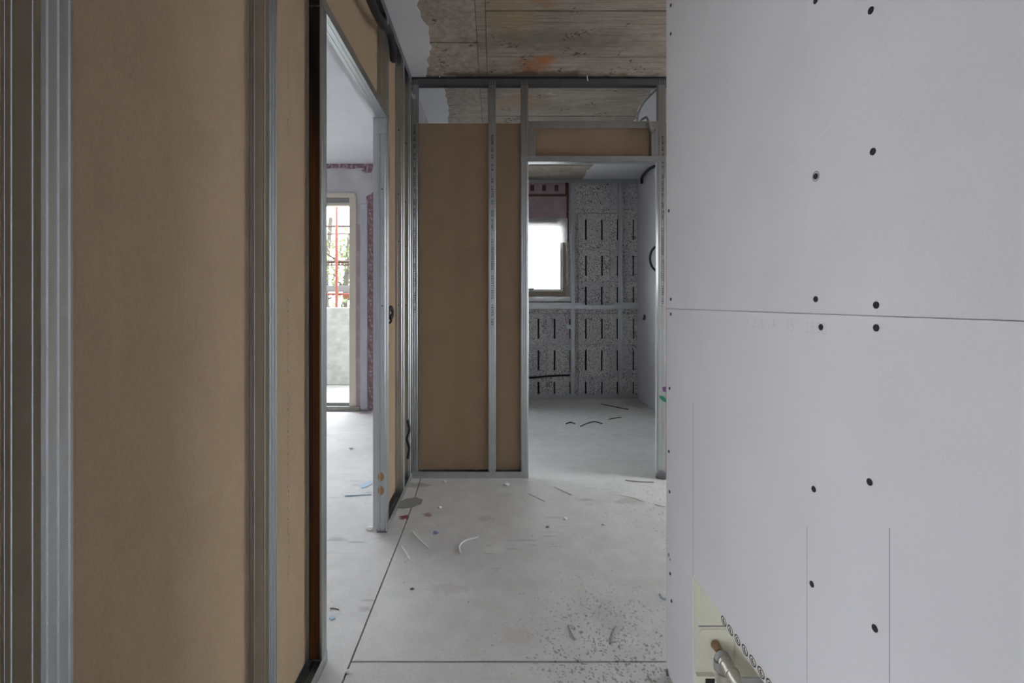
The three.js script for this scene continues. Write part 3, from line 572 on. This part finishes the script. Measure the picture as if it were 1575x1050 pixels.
// ------------------------------------------------------------------ cables and bits in the left partition
{
  const top = [[XL + 0.024, 2.76, -1.2], [XL + 0.024, 2.66, -1.75], [XL + 0.024, 2.56, -2.1], [XL + 0.024, 2.575, -2.4], [XL + 0.024, 2.63, -2.58], [XL + 0.024, 2.6, -2.66], [XL + 0.024, 2.54, -2.68]];
  tag(mesh('black_conduit', tube(top, 0.02, 60, 10), M.black), 'black flexible conduit sagging above the left doorway', 'conduit');
  tag(mesh('cable', tube([[XL - 0.012, 2.3, -2.69], [XL - 0.006, 1.9, -2.692], [XL - 0.02, 1.55, -2.7], [XL - 0.012, 1.4, -2.7], [XL - 0.02, 1.25, -2.705]], 0.006, 40, 6), M.black), 'thin black cable running down just behind the stud with oval holes', 'cable');
  const j = thing('cable_grommet', 'black cable coil hanging from the brown board past the left doorway', 'cable coil', [XB, 1.16, -2.9]);
  const ring = new THREE.TorusGeometry(0.024, 0.016, 8, 20); ring.rotateY(0.5); ring.scale(0.5, 1.1, 0.8); ring.translate(0.014, 0, 0);
  mesh('coil', ring.toNonIndexed(), M.black, j); mesh('tail', tube([[0.016, -0.02, 0.01], [0.02, -0.05, 0.02], [0.01, -0.06, 0.02]], 0.007, 12, 6), M.black, j);
  const s = tag(mesh('back_box', bx(XB, XB + 0.006, 0.945, 0.985, 2.865, 2.905, 0.002), M.black), 'small black square plate low on the brown board past the left doorway', 'plate');
  tag(mesh('cable_tuft', tube([[XL - 0.012, 0.42, -3.34], [XL + 0.0, 0.36, -3.335], [XL - 0.016, 0.3, -3.335], [XL - 0.002, 0.24, -3.335], [XL - 0.012, 0.17, -3.34]], 0.009, 30, 6), M.black), 'black cable end dangling low in the corner of left and middle partitions', 'cable');
  tag(mesh('hanger_clip', mergeGeometries([bx(XL + 0.005, XL + 0.024, 2.63, 2.66, 3.425, 3.43, 0.001), bx(XL - 0.012, XL + 0.006, 2.65, 2.68, 3.42, 3.428, 0.001)]), M.whitePlastic), 'small bright clip high in the corner beside the middle partition', 'clip');
  // torn ribbon of tape curling from the ceiling track
  tag(mesh('tape_curl', tube([P(676, 118, 3.42), P(677, 110, 3.415), P(673, 107, 3.41)], 0.004, 12, 5), M.plasterBit), 'short pale tape curl on the ceiling track, left of centre', 'tape');
  tag(mesh('tape_curl', tube([P(904, 124, 3.42), P(903, 116, 3.41), P(904, 112, 3.41)], 0.004, 12, 5), M.plasterBit), 'short pale tape curl on the ceiling track above the far doorway', 'tape');
}

// ------------------------------------------------------------------ manifold cabinet in the right partition
{
  const C = thing('manifold_cabinet', 'cream steel manifold cabinet sunk in the white plasterboard near the floor', 'cabinet', [XR + 0.06, HOLE.y0, -(HOLE.d0 + HOLE.d1) / 2]);
  const { d0, d1, y0, y1 } = HOLE, x0 = XR + 0.004, x1 = XR + 0.115, part = (n, g, m = M.boxSteel) => mesh(n, local(C, g), m, C);
  const side = part('side_panel', bx(x0, x1, y0, y1, d1 - 0.003, d1 - 0.0015));
  // pressed knock-out fields on the side panel: raised frames
  const field = (xa, xb, ya, yb) => { const r = 0.012, s = new THREE.Shape(); s.moveTo(xa + r, ya); s.lineTo(xb - r, ya); s.quadraticCurveTo(xb, ya, xb, ya + r); s.lineTo(xb, yb - r); s.quadraticCurveTo(xb, yb, xb - r, yb); s.lineTo(xa + r, yb); s.quadraticCurveTo(xa, yb, xa, yb - r); s.lineTo(xa, ya + r); s.quadraticCurveTo(xa, ya, xa + r, ya); const g = new THREE.ExtrudeGeometry(s, { depth: 0.002, bevelEnabled: true, bevelSize: 0.0015, bevelThickness: 0.0015, bevelSegments: 2 }); g.translate(0, 0, -d1 + 0.003); return metre(g); };
  part('knockout', field(x0 + 0.016, x1 - 0.006, 0.31, 0.405)); part('knockout', field(x0 + 0.014, x1 - 0.006, 0.19, 0.288));
  part('crease', bx(x0 + 0.01, x1, 0.296, 0.2985, d1 - 0.0055, d1 - 0.003), M.greyPlastic);
  part('side_panel', bx(x0, x1, y0, y1, d0 + 0.0015, d0 + 0.003)); part('back_panel', bx(x1, x1 + 0.0015, y0, y1, d0 + 0.0015, d1 - 0.0015));
  part('top_panel', bx(x0, x1, y1 - 0.003, y1 - 0.0015, d0 + 0.003, d1 - 0.003)); part('bottom_panel', bx(x0, x1, y0 + 0.0015, y0 + 0.003, d0 + 0.003, d1 - 0.003));
  part('front_lip', bx(XR - 0.001, XR + 0.004, y0, y1, d1 - 0.006, d1 - 0.0012)); part('shelf_lip', bx(x0, x0 + 0.05, 0.16, 0.166, d1 - 0.02, d1 - 0.003));
  part('opening', bx(x0 + 0.03, x0 + 0.056, 0.1, 0.15, d1 - 0.0042, d1 - 0.002), M.black);
  // printed tape along the upper edge
  const cv = document.createElement('canvas'); cv.width = 1024; cv.height = 64; const g = cv.getContext('2d'); g.fillStyle = 'rgb(206,204,200)'; g.fillRect(0, 0, 1024, 64);
  const L = 0.034 * 16; for (let i = 0; i < 16; i++) { const cx = 32 + i * 64; g.strokeStyle = g.fillStyle = 'rgb(30,30,38)'; g.lineWidth = 7; g.beginPath(); g.arc(cx, 32, 23, 0, Math.PI * 2); g.stroke(); g.lineWidth = 7; g.beginPath(); g.arc(cx + 3, 32, 11, 0.6, 4.6); g.stroke(); g.beginPath(); g.arc(cx + 2, 33, 5, 0, 7); g.fill(); }
  const tt = new THREE.CanvasTexture(cv); tt.colorSpace = THREE.SRGBColorSpace;
  const dA = 1.2395, pl = new THREE.PlaneGeometry(L, 0.025); pl.rotateY(-Math.PI / 2);
  const tape = thing('printed_tape', 'white tape printed with round dark swirl marks along the cabinet edge', 'tape', [XR - 0.0012, 0.432, -(dA - L / 2)]);
  mesh('tape_face', pl, std({ map: tt, roughness: 0.6, side: THREE.DoubleSide }), tape);
  mesh('tape_back', bx(0.0002, 0.0008, -0.0105, 0.0105, -L / 2, L / 2), M.whitePlastic, tape);
  // brass manifold
  const F = thing('pipe_manifold', 'brass and nickel heating manifold inside the cabinet in the right wall', 'manifold', [0.632, 0.05, -1.2]);
  const fp = (n, q, m) => mesh(n, local(F, q), m, F), X = 0.628, Y = 0.243;
  fp('end_cap', cyl(0.013, 0.03, [X, Y + 0.008, -1.385], 'z', 0.01, 18), M.brass);
  fp('collar', cyl(0.021, 0.016, [X, Y, -1.352], 'z', 0.021, 18), M.greyPlastic);
  fp('main_pipe', cyl(0.0165, 0.2, [X, Y, -1.25], 'z', 0.0165, 20), M.nickel);
  for (const d of [1.335, 1.3]) fp('ring', cyl(0.019, 0.008, [X, Y, -d], 'z', 0.019, 20), M.nickel);
  fp('branch', cyl(0.014, 0.14, [X, Y - 0.075, -1.345], 'y', 0.014, 18), M.brass); fp('nut', cyl(0.023, 0.03, [X, Y - 0.045, -1.345], 'y', 0.021, 6), M.nickel); fp('collar', cyl(0.02, 0.024, [X - 0.006, Y - 0.012, -1.348], 'y', 0.02, 16), M.greyPlastic);
  fp('brass_body', cyl(0.022, 0.05, [X, Y, -1.19], 'z', 0.022, 8), M.brass); fp('main_pipe', cyl(0.019, 0.36, [X, Y, -0.985], 'z', 0.019, 20), M.nickel);
  for (const [d, y] of [[1.17, 0.275], [1.11, 0.275], [1.05, 0.275]]) { fp('valve_head', cyl(0.015, 0.05, [X + 0.012, y, -d], 'y', 0.013, 16), M.greyPlastic); fp('valve_stem', cyl(0.008, 0.05, [X + 0.012, y - 0.04, -d], 'y', 0.008, 12), M.nickel); }
  fp('bracket', bx(X - 0.02, X + 0.045, Y - 0.01, Y + 0.055, 1.212, 1.219, 0.002), M.greyPlastic);
}

// ------------------------------------------------------------------ outside: scaffold and trees
{
  const D = 8, S = thing('scaffold', 'orange and rusty scaffold standing outside the balcony', 'scaffold', [-2.54, -3, -D]);
  const sp = (n, g, m) => mesh(n, local(S, g), m, S);
  sp('pole', cyl(0.026, 5.2, [-2.54, -0.2, -D], 'y', 0.026, 12), M.orange); sp('pole', cyl(0.026, 6, [-4.6, 0, -D], 'y', 0.026, 12), M.orange); sp('pole', cyl(0.026, 6, [-1.1, 0, -D], 'y', 0.026, 12), M.orange);
  sp('pole', cyl(0.021, 1.6, [-2.54, 2.3, -D], 'y', 0.021, 12), M.orange);
  for (const [y, r] of [[2.46, 0.016], [2.335, 0.012], [1.88, 0.026], [1.83, 0.014]]) sp('ledger', cyl(r, 4.6, [-2.8, y, -D - 0.05], 'x', r, 10), M.rust);
  sp('brace', tube([[-4.6, 3.3, -D - 0.03], [-2.54, 1.9, -D - 0.03]], 0.014, 2, 8), M.rust);
  sp('plank', bx(-5, -0.9, 1.39, 1.5, D + 0.12, D + 0.15, 0.004), M.plank); sp('toe_board', bx(-2.45, -0.9, 1.285, 1.35, D + 0.06, D + 0.1, 0.004), M.toe); sp('ledger', cyl(0.022, 4.6, [-2.8, 1.355, -D - 0.05], 'x', 0.022, 10), M.orange);
  const tree = (label, x, d, y0, h, n, spread) => {
    const t = thing('tree', label, 'tree', [x, y0, -d], 'trees outside the balcony'), br = [];
    br.push(tube([[0, 0, 0], [0.1, h * 0.35, 0], [-0.05, h * 0.7, 0.05], [0.05, h, 0]], 0.06, 16, 6));
    const tips = [];
    for (let i = 0; i < 26; i++) { const y = h * rr(0.35, 0.98), a = rr(0, 6.28), l = rr(0.4, 1) * spread, e = [Math.cos(a) * l, y + rr(0.1, 0.6), Math.sin(a) * l]; br.push(tube([[0, y, 0], [e[0] * 0.5, y + 0.2, e[2] * 0.5], e], 0.014, 8, 5)); tips.push([[0, y, 0], e]); }
    mesh('branches', mergeGeometries(br), M.bark, t);
    const leaf = new THREE.BufferGeometry(); leaf.setAttribute('position', new THREE.BufferAttribute(new Float32Array([0, 0, 0, 0.03, 0.05, 0.01, 0, 0.11, 0, 0, 0, 0, 0, 0.11, 0, -0.03, 0.05, 0.01]), 3)); leaf.computeVertexNormals();
    const im = new THREE.InstancedMesh(leaf, M.leaf, n), m = new THREE.Matrix4(), q = new THREE.Quaternion(), eu = new THREE.Euler();
    for (let i = 0; i < n; i++) { const [a, b] = tips[Math.floor(rnd() * tips.length)], k = rr(0.35, 1.05); eu.set(rr(0, 6), rr(0, 6), rr(0, 6)); q.setFromEuler(eu); m.compose(new THREE.Vector3(a[0] + (b[0] - a[0]) * k + rr(-0.16, 0.16), a[1] + (b[1] - a[1]) * k + rr(-0.16, 0.16), a[2] + (b[2] - a[2]) * k + rr(-0.16, 0.16)), q, new THREE.Vector3(1, 1, 1).multiplyScalar(rr(0.7, 1.4))); im.setMatrixAt(i, m); }
    im.name = 'foliage'; im.userData.kind = 'stuff'; im.castShadow = im.receiveShadow = true; t.add(im);
  };
  tree('slender leafy tree right behind the orange scaffold pole', -3.1, 10.5, -3, 5.6, 1100, 0.7);
  tree('sparse leafy tree farther behind the scaffold', -4.5, 13.5, -3, 6.5, 1300, 1.5);
}

// ------------------------------------------------------------------ scraps on the floor
{
  const F = (px, py, lift = 0.003) => { const d = 760 * EYE / (py - 465); return new THREE.Vector3((px - 759) * d / 760, lift, -d); };
  const strip = (label, pts, r = 0.004, m = M.plasterBit, name = 'plastic_strip', cat = 'strip') => { const g = tube(pts.map(([x, y]) => F(x, y, r)), r, 20, 6); tag(mesh(name, g, m), label, cat, 'scraps on the floor'); };
  strip('straight white strip lying beside the long floor joint, nearer the middle', [[635, 818], [646, 831], [659, 843]]);
  strip('short white strip lying beside the long floor joint, closer to the camera', [[618, 841], [625, 852], [630, 861]]);
  strip('curved white strip on the middle of the floor', [[735, 827], [716, 832], [707, 840], [708, 851]]);
  strip('white strip lying before the far doorway', [[813, 759], [825, 765], [838, 771]], 0.0026);
  strip('thin white strip right of the far doorway threshold', [[853, 749], [866, 755], [879, 761]], 0.0024);
  strip('thin white strip lying before the mortar lump', [[955, 762], [975, 766], [990, 772]], 0.0024);
  strip('pale strip beside the right wall edge', [[1008, 776], [1016, 778], [1023, 779]], 0.003);
  strip('dark twig lying by the mortar lump', [[962, 739], [980, 741], [1005, 742]], 0.003, M.twig, 'twig', 'twig');
  strip('curved dark twig on the far room floor', [[893, 656], [905, 651], [915, 649], [926, 652]], 0.006, M.twig, 'twig', 'twig');
  strip('short dark twig on the left of the far room floor', [[871, 652], [878, 650], [884, 652]], 0.006, M.twig, 'twig', 'twig');
  strip('thin twig farther back on the far room floor', [[937, 645], [947, 643], [955, 642]], 0.004, M.twig, 'twig', 'twig');
  strip('dark twig against the far room side wall', [[925, 622], [945, 626], [966, 630]], 0.006, M.twig, 'twig', 'twig');
  strip('bent grey strip on the dirty floor beside the right wall', [[874, 963], [879, 975], [884, 984]], 0.003, M.greyStrip);
  strip('grey strip standing out of the black specks beside the right wall', [[948, 965], [943, 976], [940, 990]], 0.004, M.greyStrip);
  strip('blue strip lying across the left room floor', [[531, 763], [550, 762], [571, 761]], 0.003, M.bluePlastic);
  strip('thin dark thread on the doorway floor of the left room', [[508, 936], [515, 936], [521, 938]], 0.002, M.twig, 'thread', 'thread');
  strip('curl of blue wire at the foot of the right wall', [[1015, 914], [1019, 920], [1026, 922]], 0.003, M.bluePlastic, 'wire', 'wire');
  const flat = (name, label, cat, pts, h, m) => { const g = slabY(pts.map(([x, y]) => { const v = F(x, y); return [v.x, -v.z]; }).reverse(), 0.0004, h); tag(mesh(name, g, m), label, cat, 'scraps on the floor'); };
  flat('paper_scrap', 'grey flat scrap lying across the long floor joint by the left partition', 'scrap', [[607, 781], [613, 774], [624, 768], [640, 766], [650, 769], [648, 775], [636, 780], [620, 782]], 0.006, M.greyPaper);
  flat('film_scrap', 'blue plastic film scrap on the left room floor', 'scrap', [[553, 747], [560, 743], [566, 741], [572, 738], [572, 744], [564, 749], [556, 751]], 0.004, M.bluePlastic);
  flat('film_scrap', 'small blue scrap on the floor in the left doorway', 'scrap', [[506, 951], [510, 948], [516, 949], [515, 952], [509, 954]], 0.004, M.bluePlastic);
  const bit = (label, px, py, r, m) => { const g = new THREE.DodecahedronGeometry(r, 1), p = g.attributes.position; for (let i = 0; i < p.count; i++) { const k = 0.75 + 0.5 * noise(p.getX(i) / r * 1.7 + px, p.getY(i) / r * 1.7 + p.getZ(i) / r + py, 161); p.setXYZ(i, p.getX(i) * k * 1.3, p.getY(i) * k * 0.6, p.getZ(i) * k); } g.computeVertexNormals(); const o = tag(mesh('plaster_bit', g, m), label, 'plaster bit', 'scraps on the floor'); const v = F(px, py); o.position.set(v.x, r * 0.4, v.z); };
  bit('white plaster bit near the middle partition, right of the grey flat scrap', 676, 781, 0.011, M.plasterBit);
  bit('white plaster bit in front of the middle partition floor track', 684, 741, 0.009, M.plasterBit);
  bit('flat white plaster bit below the printed middle stud', 779, 746, 0.014, M.plasterBit);
  bit('pale plaster bit on the floor before the far doorway', 870, 798, 0.011, M.plasterBit);
  bit('pale plaster bit right of the floor centre', 929, 807, 0.01, M.plasterBit);
  bit('tiny white bit among the black specks by the cross joint', 958, 991, 0.006, M.plasterBit);
  bit('dark pebble on the floor before the far doorway', 842, 811, 0.008, M.twig);
  bit('dark pebble at the foot of the bright door stud', 634, 906, 0.006, M.twig);
  bit('white plaster bit at the foot of the bright door stud', 568, 814, 0.014, M.plasterBit);
  bit('white plaster bit at the end of the long floor joint near the cross joint', 535, 1034, 0.008, M.plasterBit);
  bit('white plaster bit lying on the left room floor', 540, 690, 0.014, M.plasterBit);
}

// ------------------------------------------------------------------ hand the scene over
const renderer = new THREE.WebGLRenderer({ antialias: true });
renderer.toneMapping = THREE.LinearToneMapping;
renderer.toneMappingExposure = EXPOSURE;
renderer.shadowMap.enabled = true;
renderer.render(scene, camera);
